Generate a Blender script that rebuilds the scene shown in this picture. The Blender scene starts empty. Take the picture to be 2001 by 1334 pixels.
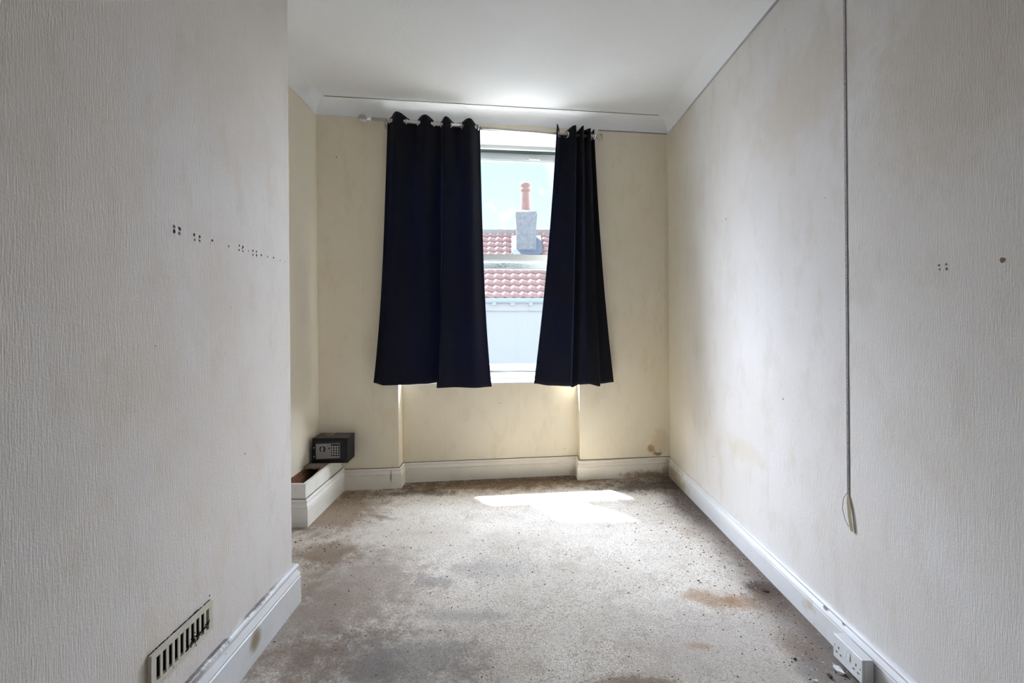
import bpy, bmesh, math, random
from mathutils import Vector, Matrix
random.seed(7)
R = math.radians
F = 911.0                      # focal length in pixels of the 2001 px wide frame
HZ = 632.0                     # row of the horizon
CH = 1.27                      # eye height
scn = bpy.context.scene
# ------------------------------------------------------------------ camera
cam = bpy.data.cameras.new('camera'); co = bpy.data.objects.new('camera', cam)
scn.collection.objects.link(co); scn.camera = co
cam.sensor_width = 36.0; cam.lens = F / 2001 * 36.0
cam.shift_y = -(667 - HZ) / 2001.0
cam.clip_start = 0.02; cam.clip_end = 300
co.location = (0, 0, CH); co.rotation_euler = (R(90), 0, 0)
# ------------------------------------------------------------------ view
vs = scn.view_settings
vs.view_transform = 'Standard'; vs.look = 'None'; vs.gamma = 1.0; vs.use_curve_mapping = False
vs.exposure = 0.85
# ------------------------------------------------------------------ sky
W = bpy.data.worlds.new('sky'); scn.world = W; W.use_nodes = True
nt = W.node_tree; nt.nodes.clear()
wo = nt.nodes.new('ShaderNodeOutputWorld'); bg = nt.nodes.new('ShaderNodeBackground')
tc = nt.nodes.new('ShaderNodeTexCoord'); sp = nt.nodes.new('ShaderNodeSeparateXYZ')
nt.links.new(tc.outputs['Generated'], sp.inputs[0])
cr = nt.nodes.new('ShaderNodeValToRGB'); cr.color_ramp.elements[0].position = 0.0
cr.color_ramp.elements[0].color = (0.84, 0.93, 1.0, 1); cr.color_ramp.elements[1].position = 0.6
cr.color_ramp.elements[1].color = (0.50, 0.76, 1.0, 1)
e = cr.color_ramp.elements.new(0.2); e.color = (0.72, 0.90, 1.0, 1)
e = cr.color_ramp.elements.new(0.34); e.color = (0.60, 0.84, 1.0, 1)
nt.links.new(sp.outputs['Z'], cr.inputs[0])
nz = nt.nodes.new('ShaderNodeTexNoise'); nz.inputs['Scale'].default_value = 14; nz.inputs['Detail'].default_value = 5
nt.links.new(tc.outputs['Generated'], nz.inputs['Vector'])
cc = nt.nodes.new('ShaderNodeValToRGB'); cc.color_ramp.elements[0].position = 0.58; cc.color_ramp.elements[1].position = 0.70
nt.links.new(nz.outputs['Fac'], cc.inputs[0])
mx = nt.nodes.new('ShaderNodeMix'); mx.data_type = 'RGBA'
nt.links.new(cc.outputs[0], mx.inputs[0]); nt.links.new(cr.outputs[0], mx.inputs[6]); mx.inputs[7].default_value = (1, 1, 1, 1)
# bright sky patches, high and at both sides, added to light the room
def wmr(src, lo, hi, a, b):
    q = nt.nodes.new('ShaderNodeMapRange'); q.interpolation_type = 'SMOOTHSTEP'; nt.links.new(src, q.inputs[0])
    for i, v in enumerate((lo, hi, a, b)): q.inputs[i+1].default_value = v
    return q.outputs[0]
def wmath(op, a, b):
    q = nt.nodes.new('ShaderNodeMath'); q.operation = op
    for i, v in enumerate((a, b)):
        if isinstance(v, (int, float)): q.inputs[i].default_value = v
        else: nt.links.new(v, q.inputs[i])
    return q.outputs[0]
def lobe(d, lo, hi, k):
    """added bright patch of sky around direction d, to light the room"""
    dp = nt.nodes.new('ShaderNodeVectorMath'); dp.operation = 'DOT_PRODUCT'; nt.links.new(tc.outputs['Generated'], dp.inputs[0])
    dp.inputs[1].default_value = Vector(d).normalized(); return wmr(dp.outputs['Value'], lo, hi, 0, k)
glow = wmath('MULTIPLY', lobe((-0.28, 0.70, 0.66), 0.72, 0.96, 18), wmr(sp.outputs['Z'], 0.36, 0.52, 0, 1))
glow = wmath('ADD', glow, lobe((-0.72, 0.60, 0.35), 0.75, 0.97, 12))
glow = wmath('ADD', glow, lobe((-0.72, 0.60, 0.75), 0.80, 0.97, 10))
glow = wmath('ADD', glow, lobe((0.68, 0.62, 0.38), 0.75, 0.97, 28))
back = nt.nodes.new('ShaderNodeSeparateXYZ'); nt.links.new(tc.outputs['Generated'], back.inputs[0])
stg = wmath('ADD', wmath('ADD', glow, 0.82), wmr(back.outputs['Y'], -0.05, -0.6, 0, 1.6))  # sky behind the camera raised as well, to light the house front
mx2 = nt.nodes.new('ShaderNodeMix'); mx2.data_type = 'RGBA'
nt.links.new(wmr(glow, 0, 2, 0, 1), mx2.inputs[0]); nt.links.new(mx.outputs[2], mx2.inputs[6]); mx2.inputs[7].default_value = (0.88, 0.94, 1.12, 1)
nt.links.new(mx2.outputs[2], bg.inputs['Color']); nt.links.new(stg, bg.inputs['Strength'])
nt.links.new(bg.outputs[0], wo.inputs[0])
# ------------------------------------------------------------------ sun and daylight
def light(name, kind, loc, **kw):
    l = bpy.data.lights.new(name, kind); o = bpy.data.objects.new(name, l)
    scn.collection.objects.link(o); o.location = loc
    for k, v in kw.items(): setattr(l, k, v)
    return o
sun = light('sun', 'SUN', (0, 8, 8), energy=28.0, angle=R(2.0), color=(1.0, 0.96, 0.92))
sun.rotation_euler = Vector((0.50, -0.60, -1.35)).to_track_quat('-Z', 'Y').to_euler()
pt = light('window_portal', 'AREA', (-0.17, 4.20, 1.80), shape='RECTANGLE', size=1.42, size_y=2.0)
pt.data.cycles.is_portal = True
pt.rotation_euler = Vector((0.108, -1, 0)).to_track_quat('-Z', 'Z').to_euler()
# ================================================================== helpers
def tag(o, label=None, cat=None, group=None, kind=None):
    if label: o['label'] = label
    if cat: o['category'] = cat
    if group: o['group'] = group
    if kind: o['kind'] = kind
    return o
def wloc(p):
    v = Vector((0, 0, 0))
    while p is not None:
        v += p.location; p = p.parent
    return v
def obj(name, bm, mats, parent=None, smooth=False, base=None):
    """link bm (in world coordinates) as one mesh object"""
    me = bpy.data.meshes.new(name)
    off = wloc(parent)
    if base is not None: off = off + (Vector(base) - off)
    bmesh.ops.translate(bm, verts=bm.verts, vec=-off)
    bmesh.ops.recalc_face_normals(bm, faces=bm.faces)
    if smooth:
        for f in bm.faces: f.smooth = True
    bm.to_mesh(me); bm.free()
    for m in (mats if isinstance(mats, (list, tuple)) else [mats]): me.materials.append(m)
    o = bpy.data.objects.new(name, me); scn.collection.objects.link(o)
    if parent is not None: o.parent = parent
    o.location = (off - wloc(parent)) if parent is not None else off
    return o
def empty(name, loc):
    o = bpy.data.objects.new(name, None); scn.collection.objects.link(o); o.location = loc
    o.empty_display_size = 0.05
    return o
def hexa(bm, P, mi=0):
    """8 points: bottom 4 (ccw), top 4"""
    v = [bm.verts.new(p) for p in P]
    for q in ((3,2,1,0),(4,5,6,7),(0,1,5,4),(1,2,6,5),(2,3,7,6),(3,0,4,7)):
        f = bm.faces.new([v[i] for i in q]); f.material_index = mi
    return v
def box(bm, x0, x1, y0, y1, z0, z1, fn=None, mi=0):
    fn = fn or (lambda x, y, z: (x, y, z))
    return hexa(bm, [fn(x0,y0,z0),fn(x1,y0,z0),fn(x1,y1,z0),fn(x0,y1,z0),fn(x0,y0,z1),fn(x1,y0,z1),fn(x1,y1,z1),fn(x0,y1,z1)], mi)
def bevel(bm, w, seg=2):
    bmesh.ops.bevel(bm, geom=list(bm.edges), offset=w, segments=seg, profile=0.5, affect='EDGES')
def tube(bm, pts, r, seg=10, mi=0, cap=True):
    pts = [Vector(p) for p in pts]; rings = []
    for i, p in enumerate(pts):
        d = (pts[min(i+1, len(pts)-1)] - pts[max(i-1, 0)]).normalized()
        a = d.orthogonal().normalized() if i == 0 else (pa - d * pa.dot(d)).normalized()
        pa = a; b = d.cross(a); rr = r[i] if isinstance(r, (list, tuple)) else r
        rings.append([bm.verts.new(p + a*math.cos(2*math.pi*k/seg)*rr + b*math.sin(2*math.pi*k/seg)*rr) for k in range(seg)])
    for i in range(len(rings)-1):
        for k in range(seg):
            f = bm.faces.new((rings[i][k], rings[i][(k+1)%seg], rings[i+1][(k+1)%seg], rings[i+1][k])); f.material_index = mi; f.smooth = True
    if cap:
        for rg in (rings[0], rings[-1]):
            f = bm.faces.new(rg); f.material_index = mi
def lathe(bm, prof, mat=Matrix(), seg=24, mi=0):
    """prof: (radius, height) along local z"""
    rings = [[bm.verts.new(mat @ Vector((r*math.cos(2*math.pi*k/seg), r*math.sin(2*math.pi*k/seg), h))) for k in range(seg)] for r, h in prof]
    for i in range(len(rings)-1):
        for k in range(seg):
            f = bm.faces.new((rings[i][k], rings[i][(k+1)%seg], rings[i+1][(k+1)%seg], rings[i+1][k])); f.material_index = mi; f.smooth = True
    for rg in (rings[0], rings[-1]):
        f = bm.faces.new(rg); f.material_index = mi
def torus(bm, c, axis, R1, r, s1=20, s2=8):
    c = Vector(c); n = Vector(axis).normalized(); a = n.orthogonal().normalized(); b = n.cross(a); rings = []
    for i in range(s1):
        t = 2*math.pi*i/s1; d = a*math.cos(t)+b*math.sin(t)
        rings.append([bm.verts.new(c + d*(R1+r*math.cos(2*math.pi*k/s2)) + n*r*math.sin(2*math.pi*k/s2)) for k in range(s2)])
    for i in range(s1):
        for k in range(s2):
            f = bm.faces.new((rings[i][k], rings[(i+1)%s1][k], rings[(i+1)%s1][(k+1)%s2], rings[i][(k+1)%s2])); f.smooth = True
LEAN = 0.008                                   # the whole old room leans a little to the left
def Lz(x, z): return x - LEAN*(z - CH)
def L(x, y, z): return (Lz(x, z), y, z)
BY = 3.71; SK = 0.108                          # the window wall runs askew: its right end is farther away
def S(x, off, z): return (Lz(x, z), BY + SK*x + off, z)
def floorz(x, y):
    w = min(max((x + 1.0)/2.3, 0), 1)
    return w*0.02*(y - 2.8)
def ceilz(x, y): return 2.966 - 0.008*(x + 1.48)
def fl(px, py):
    Y = CH*F/(py - HZ); return ((px - 1000)*Y/F, Y)
def onleft(px, py, X=-1.0):                    # a photo point on the chimney breast face
    Y = X*F/(px - 1000); return (Y, CH - (py - HZ)*Y/F)
XL, XR, XB = -1.478, 1.297, -1.003             # alcove wall, right wall, chimney breast face
YB = 2.105                                     # far end of the chimney breast
REAR = -1.6

# ================================================================== materials
def mat(name):
    m = bpy.data.materials.new(name); m.use_nodes = True
    b = m.node_tree.nodes['Principled BSDF']; return m, m.node_tree, b
def simple(name, col, rough=0.5, metal=0.0, bump=None, spec=None, **kw):
    m, t, b = mat(name)
    b.inputs['Base Color'].default_value = (*col, 1); b.inputs['Roughness'].default_value = rough; b.inputs['Metallic'].default_value = metal
    if spec is not None: b.inputs['Specular IOR Level'].default_value = spec
    n = t.nodes.new('ShaderNodeTexNoise'); g = t.nodes.new('ShaderNodeTexCoord'); t.links.new(g.outputs['Object'], n.inputs['Vector'])
    n.inputs['Scale'].default_value = kw.get('nscale', 30); n.inputs['Detail'].default_value = 4
    v = kw.get('var', 0.06)
    mxx = t.nodes.new('ShaderNodeMix'); mxx.data_type = 'RGBA'; t.links.new(n.outputs['Fac'], mxx.inputs[0])
    mxx.inputs[6].default_value = (*[c*(1-v) for c in col], 1); mxx.inputs[7].default_value = (*[min(1, c*(1+v)) for c in col], 1)
    t.links.new(mxx.outputs[2], b.inputs['Base Color'])
    if bump:
        bp = t.nodes.new('ShaderNodeBump'); bp.inputs['Strength'].default_value = bump; bp.inputs['Distance'].default_value = kw.get('bdist', 0.002)
        n2 = t.nodes.new('ShaderNodeTexNoise'); n2.inputs['Scale'].default_value = kw.get('bscale', 300); t.links.new(g.outputs['Object'], n2.inputs['Vector'])
        t.links.new(n2.outputs['Fac'], bp.inputs['Height']); t.links.new(bp.outputs[0], b.inputs['Normal'])
    return m
def mathn(t, op, a, b=None, c=None, clamp=False):
    n = t.nodes.new('ShaderNodeMath'); n.operation = op; n.use_clamp = clamp
    for i, v in enumerate((a, b, c)):
        if v is None: continue
        if isinstance(v, (int, float)): n.inputs[i].default_value = v
        else: t.links.new(v, n.inputs[i])
    return n.outputs[0]
def noise(t, vec, scale, detail=4, rough=0.55, dist=0.0):
    n = t.nodes.new('ShaderNodeTexNoise'); n.inputs['Scale'].default_value = scale; n.inputs['Detail'].default_value = detail
    n.inputs['Roughness'].default_value = rough; n.inputs['Distortion'].default_value = dist
    t.links.new(vec, n.inputs['Vector']); return n.outputs['Fac']
def mapping(t, vec, scale=(1,1,1), loc=(0,0,0), rot=(0,0,0)):
    n = t.nodes.new('ShaderNodeMapping'); n.inputs['Scale'].default_value = scale; n.inputs['Location'].default_value = loc; n.inputs['Rotation'].default_value = rot
    t.links.new(vec, n.inputs['Vector']); return n.outputs[0]
def ramp(t, fac, lo, hi, a=0.0, b=1.0):
    n = t.nodes.new('ShaderNodeMapRange'); n.interpolation_type = 'SMOOTHSTEP'; t.links.new(fac, n.inputs[0])
    n.inputs[1].default_value = lo; n.inputs[2].default_value = hi; n.inputs[3].default_value = a; n.inputs[4].default_value = b
    return n.outputs[0]
def mixc(t, fac, a, b):
    n = t.nodes.new('ShaderNodeMix'); n.data_type = 'RGBA'
    if isinstance(fac, (int, float)): n.inputs[0].default_value = fac
    else: t.links.new(fac, n.inputs[0])
    for i, v in ((6, a), (7, b)):
        if isinstance(v, tuple): n.inputs[i].default_value = (*v[:3], 1)
        else: t.links.new(v, n.inputs[i])
    return n.outputs[2]
def stain_tone(t, pos, col, nz, c, r, colour, k, rag=0.5, rotz=0.0):
    """a ragged soiled or toned-down patch at c with radii r (metres)"""
    vm = t.nodes.new('ShaderNodeVectorMath'); vm.operation = 'SUBTRACT'; t.links.new(pos, vm.inputs[0]); vm.inputs[1].default_value = c
    v = vm.outputs[0]
    if rotz: v = mapping(t, v, rot=(0, 0, rotz))
    v = mapping(t, v, scale=tuple(1/q for q in r))
    ln = t.nodes.new('ShaderNodeVectorMath'); ln.operation = 'LENGTH'; t.links.new(v, ln.inputs[0])
    d = mathn(t, 'ADD', ln.outputs['Value'], mathn(t, 'MULTIPLY', mathn(t, 'SUBTRACT', nz, 0.5), rag*3.0))
    return mixc(t, ramp(t, d, 1.15, 0.35, 0.0, k), col, colour)
def base_nodes(name):
    m, t, b = mat(name); g = t.nodes.new('ShaderNodeTexCoord'); return m, t, b, g.outputs['Object']
def add_bump(t, b, h, strength, dist):
    bp = t.nodes.new('ShaderNodeBump'); bp.inputs['Strength'].default_value = strength; bp.inputs['Distance'].default_value = dist
    t.links.new(h, bp.inputs['Height']); t.links.new(bp.outputs[0], b.inputs['Normal'])

def wallpaper(name, c1, c2, emboss, stains=(), seams=None, yellow=None):
    m, t, b, P = base_nodes(name)
    big = noise(t, P, 1.3, 3, 0.6); mid = noise(t, P, 5.0, 5, 0.6)
    mott = noise(t, mapping(t, P, (9, 9, 4)), 1.0, 5, 0.65)
    col = mixc(t, ramp(t, big, 0.35, 0.65), c1, c2)
    col = mixc(t, ramp(t, mott, 0.48, 0.72, 0, 0.42), col, tuple(x*k for x, k in zip(c1, (0.86, 0.82, 0.74))))
    if yellow:
        ax, lo, hi, yc, k = yellow
        sx = t.nodes.new('ShaderNodeSeparateXYZ'); t.links.new(P, sx.inputs[0])
        d = mathn(t, 'ADD', sx.outputs[ax], mathn(t, 'MULTIPLY', mathn(t, 'SUBTRACT', mid, 0.5), 0.5))
        col = mixc(t, ramp(t, d, lo, hi, 0, k), col, yc)
    rg = noise(t, P, 16.0, 5, 0.6)
    for s in stains: col = stain_tone(t, P, col, rg, *s)
    if seams:
        ax, offs, per = seams
        sx = t.nodes.new('ShaderNodeSeparateXYZ'); t.links.new(P, sx.inputs[0])
        q = mathn(t, 'ABSOLUTE', mathn(t, 'SUBTRACT', mathn(t, 'FRACT', mathn(t, 'DIVIDE', mathn(t, 'ADD', sx.outputs[ax], offs), per)), 0.5))
        col = mixc(t, ramp(t, q, 0.003, 0.0012, 0, 0.14), col, (0.42, 0.38, 0.32))
    t.links.new(col, b.inputs['Base Color']); b.inputs['Roughness'].default_value = 0.75; b.inputs['Specular IOR Level'].default_value = 0.25
    fine = noise(t, mapping(t, P, (260, 260, 22)), 1.0, 3, 0.6); grain = noise(t, P, 170, 3)
    add_bump(t, b, mathn(t, 'ADD', fine, mathn(t, 'MULTIPLY', grain, 0.5)), emboss, 0.003)
    return m
def onright(px, py, X=XR):
    Y = X*F/(px - 1000); return (X, Y, CH - (py - HZ)*Y/F)
def onback(px, py, off=0.0):
    k = (px - 1000)/F; Y = (BY + off)/(1 - SK*k); return (k*Y, Y, CH - (py - HZ)*Y/F)
WH = (0.76, 0.745, 0.71)
m_left = wallpaper('wallpaper_left', (0.74, 0.685, 0.62), (0.77, 0.73, 0.69), 0.55, seams=(1, 0.30, 0.53), yellow=(1, 2.3, 3.3, (0.86, 0.80, 0.66), 0.9), stains=[
    ((XL, *onleft(622, 870, XL)), (0.2, 0.10, 0.14), (0.50, 0.42, 0.28), 0.5, 0.3),
    ((XB, *onleft(470, 240, XB)), (0.2, 0.30, 0.30), (0.66, 0.58, 0.47), 0.35, 0.4),
    ((XB, *onleft(440, 560, XB)), (0.2, 0.22, 0.30), (0.64, 0.56, 0.47), 0.30, 0.5),
    ((XB, *onleft(300, 700, XB)), (0.2, 0.16, 0.20), (0.66, 0.57, 0.47), 0.22, 0.5),
    ((XB, *onleft(283, 1310, XB)), (0.2, 0.018, 0.06), (0.45, 0.38, 0.26), 0.8, 0.3)])
m_right = wallpaper('wallpaper_right', (0.74, 0.705, 0.665), (0.78, 0.755, 0.73), 0.55, seams=(1, 0.015, 0.53), yellow=(1, 3.2, 3.75, (0.80, 0.74, 0.60), 0.8), stains=[  # yellow: warm dim tone of the curtain-shaded corner, painted into the paper
    (onright(1450, 880), (0.2, 0.28, 0.07), (0.70, 0.63, 0.50), 0.45, 0.4),
    (onright(1560, 190), (0.2, 0.50, 0.26), (0.66, 0.57, 0.45), 0.45, 0.4),
    (onright(1850, 120), (0.2, 0.30, 0.40), (0.58, 0.50, 0.40), 0.45, 0.4),
    (onright(1960, 508), (0.03, 0.006, 0.008), (0.40, 0.30, 0.20), 0.8, 0.1)])
CB = (0.86, 0.775, 0.605)
m_back = wallpaper('wallpaper_back', CB, (0.88, 0.81, 0.66), 0.12, seams=(0, 0.243, 0.60), stains=[
    (onback(1272, 876), (0.035, 0.2, 0.035), (0.48, 0.28, 0.10), 0.85, 0.65),
    (onback(1286, 886), (0.05, 0.2, 0.020), (0.20, 0.18, 0.16), 0.9, 0.8),
    (onback(1290, 860), (0.09, 0.2, 0.12), (0.66, 0.53, 0.34), 0.5, 0.4),
    (onback(1304, 560), (0.03, 0.2, 0.9), (0.72, 0.62, 0.42), 0.5, 0.3),
    (onback(1130, 897, .125), (0.8, 0.2, 0.03), (0.60, 0.53, 0.40), 0.6, 0.6),
    (onback(660, 890), (0.10, 0.2, 0.12), (0.62, 0.54, 0.42), 0.5, 0.4)])
def paint(name, col, stains=(), speck=0.75, chips=0.64, rough=0.42):
    m, t, b, P = base_nodes(name)
    c = mixc(t, ramp(t, noise(t, P, 7, 5), 0.40, 0.75, 0, 0.35), col, tuple(x*k for x, k in zip(col, (0.86, 0.80, 0.68))))
    c = mixc(t, ramp(t, noise(t, P, 55, 4, 0.6), chips+0.05, chips+0.10, 0, 0.75), c, (0.20, 0.15, 0.10))
    rg = noise(t, P, 22, 5, 0.65)
    for s in stains: c = stain_tone(t, P, c, rg, *s)
    t.links.new(c, b.inputs['Base Color']); b.inputs['Roughness'].default_value = rough
    add_bump(t, b, noise(t, P, 60, 4), 0.25, 0.002)
    return m
def lp(px, py, X=-0.975): return (X, *onleft(px, py, X))
m_skl = paint('skirting_paint_left', (0.74, 0.75, 0.76), stains=[
    (lp(494, 1249), (0.05, 0.046, 0.050), (0.33, 0.27, 0.17), 1.0, 0.15),
    (lp(500, 1175, -1.0), (0.05, 0.14, 0.010), (0.17, 0.15, 0.14), 0.9, 0.8),
    (lp(415, 1270, -1.0), (0.05, 0.10, 0.018), (0.16, 0.14, 0.13), 1.0, 0.8),
    (lp(370, 1322, -1.0), (0.05, 0.08, 0.014), (0.16, 0.14, 0.13), 1.0, 0.8),
    (lp(585, 1140, -0.975), (0.05, 0.02, 0.02), (0.35, 0.38, 0.40), 0.5, 0.5)])
m_skb = paint('skirting_paint_back', (0.90, 0.86, 0.77), stains=[
    (onback(1255, 926), (0.30, 0.1, 0.045), (0.30, 0.20, 0.10), 0.85, 0.5),
    (onback(1305, 915), (0.07, 0.1, 0.10), (0.34, 0.27, 0.17), 0.75, 0.5),
    (onback(1160, 937), (0.10, 0.1, 0.014), (0.16, 0.14, 0.12), 0.8, 0.6),
    (onback(1122, 925, .12), (0.05, 0.1, 0.10), (0.45, 0.40, 0.33), 0.6, 0.4),
    (onback(765, 930), (0.008, 0.1, 0.05), (0.15, 0.14, 0.15), 0.8, 0.4),
    (onback(950, 938, .12), (0.9, 0.1, 0.02), (0.50, 0.43, 0.33), 0.30, 0.6)])
m_skr = paint('skirting_paint_right', (0.78, 0.79, 0.80), stains=[
    ((1.27, 3.70, 0.05), (0.1, 0.35, 0.10), (0.42, 0.34, 0.20), 0.75, 0.5),
    ((1.275, 1.92, 0.10), (0.1, 0.02, 0.008), (0.08, 0.05, 0.03), 1.0, 0.8),
    ((1.275, 1.82, 0.10), (0.1, 0.012, 0.006), (0.08, 0.06, 0.04), 1.0, 0.8),
    ((1.275, 2.02, 0.05), (0.1, 0.05, 0.03), (0.55, 0.45, 0.28), 0.6, 0.8)])
m_box = paint('boxing_paint', (0.86, 0.85, 0.80))
m_shade_dirt = simple('shadow_gap_grime', (0.05, 0.04, 0.03), 0.9)  # thin dark strips painting skirting shadow gaps; also used for mould specks
m_ceil = simple('ceiling_paint', (0.89, 0.91, 0.935), 0.8, bump=0.45, bscale=45, bdist=0.004, var=0.02, nscale=3)
m_crack = simple('plaster_crack', (0.30, 0.26, 0.21), 0.9)
m_cove = simple('cove_paint', (0.83, 0.83, 0.80), 0.7, bump=0.15, bscale=60, bdist=0.002, var=0.03, nscale=4)
m_hole = simple('drill_hole', (0.035, 0.025, 0.018), 0.95)
m_plug = simple('rust_stain', (0.24, 0.15, 0.09), 0.9)
m_upvc = simple('upvc', (0.60, 0.64, 0.67), 0.35, var=0.02)
m_sash_gap = simple('sash_gap_dark', (0.03, 0.05, 0.05), 0.6)  # near-black strips standing for the unlit gaps around the sashes
m_sill = simple('sill_paint', (0.84, 0.83, 0.80), 0.35, var=0.03)
m_chrome = simple('chrome', (0.86, 0.86, 0.86), 0.12, 1.0, var=0.02)
m_rod = simple('brushed_rod', (0.62, 0.59, 0.56), 0.28, 1.0, var=0.05)
m_plate = simple('safe_panel_metal', (0.27, 0.265, 0.28), 0.45, 0.6, var=0.05)
m_black = simple('black_plastic', (0.010, 0.010, 0.011), 0.45, var=0.1)
m_key = simple('key_plastic', (0.45, 0.46, 0.45), 0.4)
m_socket = simple('socket_plastic', (0.76, 0.77, 0.77), 0.3, var=0.02)
m_grille = paint('grille_plastic', (0.62, 0.59, 0.49), chips=0.58, rough=0.5)
m_soot_shade = simple('soot_and_shade', (0.012, 0.011, 0.010), 0.95, spec=0.0, bump=0.5, bscale=200)  # soot clumps, and the painted dark behind the grille slots
m_wood = simple('raw_timber', (0.20, 0.085, 0.045), 0.7, var=0.45, nscale=14)
m_wood2 = simple('splintered_timber', (0.40, 0.23, 0.13), 0.8, var=0.35, nscale=20)
m_dust = simple('dusty_board', (0.30, 0.25, 0.19), 0.95, var=0.4, nscale=60, bump=0.5)
m_foil = simple('clear_wrapper', (0.75, 0.77, 0.80), 0.15, 0.6)
m_tape = simple('beige_tape', (0.30, 0.24, 0.15), 0.7)
m_wire = simple('thin_wire', (0.15, 0.11, 0.10), 0.5)
def metal_safe():
    m, t, b, P = base_nodes('safe_paint')
    c = mixc(t, ramp(t, noise(t, P, 120, 4), 0.62, 0.72, 0, 0.30), (0.007, 0.007, 0.008), (0.06, 0.05, 0.042)); b.inputs['Specular IOR Level'].default_value = 0.25
    t.links.new(c, b.inputs['Base Color']); b.inputs['Roughness'].default_value = 0.5
    add_bump(t, b, noise(t, P, 500, 2), 0.3, 0.001); return m
m_safe = metal_safe()
def dusty():
    m, t, b, P = base_nodes('safe_dusty_top')
    c = mixc(t, ramp(t, noise(t, P, 45, 5, 0.7), 0.42, 0.70, 0.25, 0.9), (0.03, 0.028, 0.026), (0.17, 0.14, 0.11))
    c = mixc(t, ramp(t, noise(t, P, 260, 2), 0.70, 0.74, 0, 0.8), c, (0.6, 0.56, 0.48))
    t.links.new(c, b.inputs['Base Color']); b.inputs['Roughness'].default_value = 0.85; return m
m_safetop = dusty()
def crystal():
    m, t, b = mat('crystal'); b.inputs['Transmission Weight'].default_value = 1.0; b.inputs['Roughness'].default_value = 0.02
    b.inputs['IOR'].default_value = 1.5; return m
m_crystal = crystal()
def glass():
    m = bpy.data.materials.new('window_glass'); m.use_nodes = True; t = m.node_tree; t.nodes.clear()
    o = t.nodes.new('ShaderNodeOutputMaterial'); tr = t.nodes.new('ShaderNodeBsdfTransparent'); gl = t.nodes.new('ShaderNodeBsdfGlossy')
    gl.inputs['Roughness'].default_value = 0.02; tr.inputs['Color'].default_value = (0.95, 0.97, 0.97, 1)
    mxs = t.nodes.new('ShaderNodeMixShader'); mxs.inputs[0].default_value = 0.04; t.links.new(tr.outputs[0], mxs.inputs[1]); t.links.new(gl.outputs[0], mxs.inputs[2])
    t.links.new(mxs.outputs[0], o.inputs[0]); return m
m_glass = glass()
def cloth():
    m, t, b, P = base_nodes('blackout_cloth')
    b.inputs['Base Color'].default_value = (0.0075, 0.0078, 0.0100, 1); b.inputs['Roughness'].default_value = 0.8
    b.inputs['Sheen Weight'].default_value = 0.12; b.inputs['Sheen Roughness'].default_value = 0.4; b.inputs['Sheen Tint'].default_value = (0.6, 0.7, 1, 1)
    b.inputs['Specular IOR Level'].default_value = 0.15
    add_bump(t, b, noise(t, P, 900, 2), 0.25, 0.0006)
    tl = t.nodes.new('ShaderNodeBsdfTranslucent'); tl.inputs['Color'].default_value = (0.007, 0.010, 0.024, 1)  # blue translucency stands in for lens bloom beside the window
    ad = t.nodes.new('ShaderNodeAddShader'); o = t.nodes['Material Output']
    t.links.new(b.outputs[0], ad.inputs[0]); t.links.new(tl.outputs[0], ad.inputs[1]); t.links.new(ad.outputs[0], o.inputs[0]); return m
m_cloth = cloth()
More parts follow.
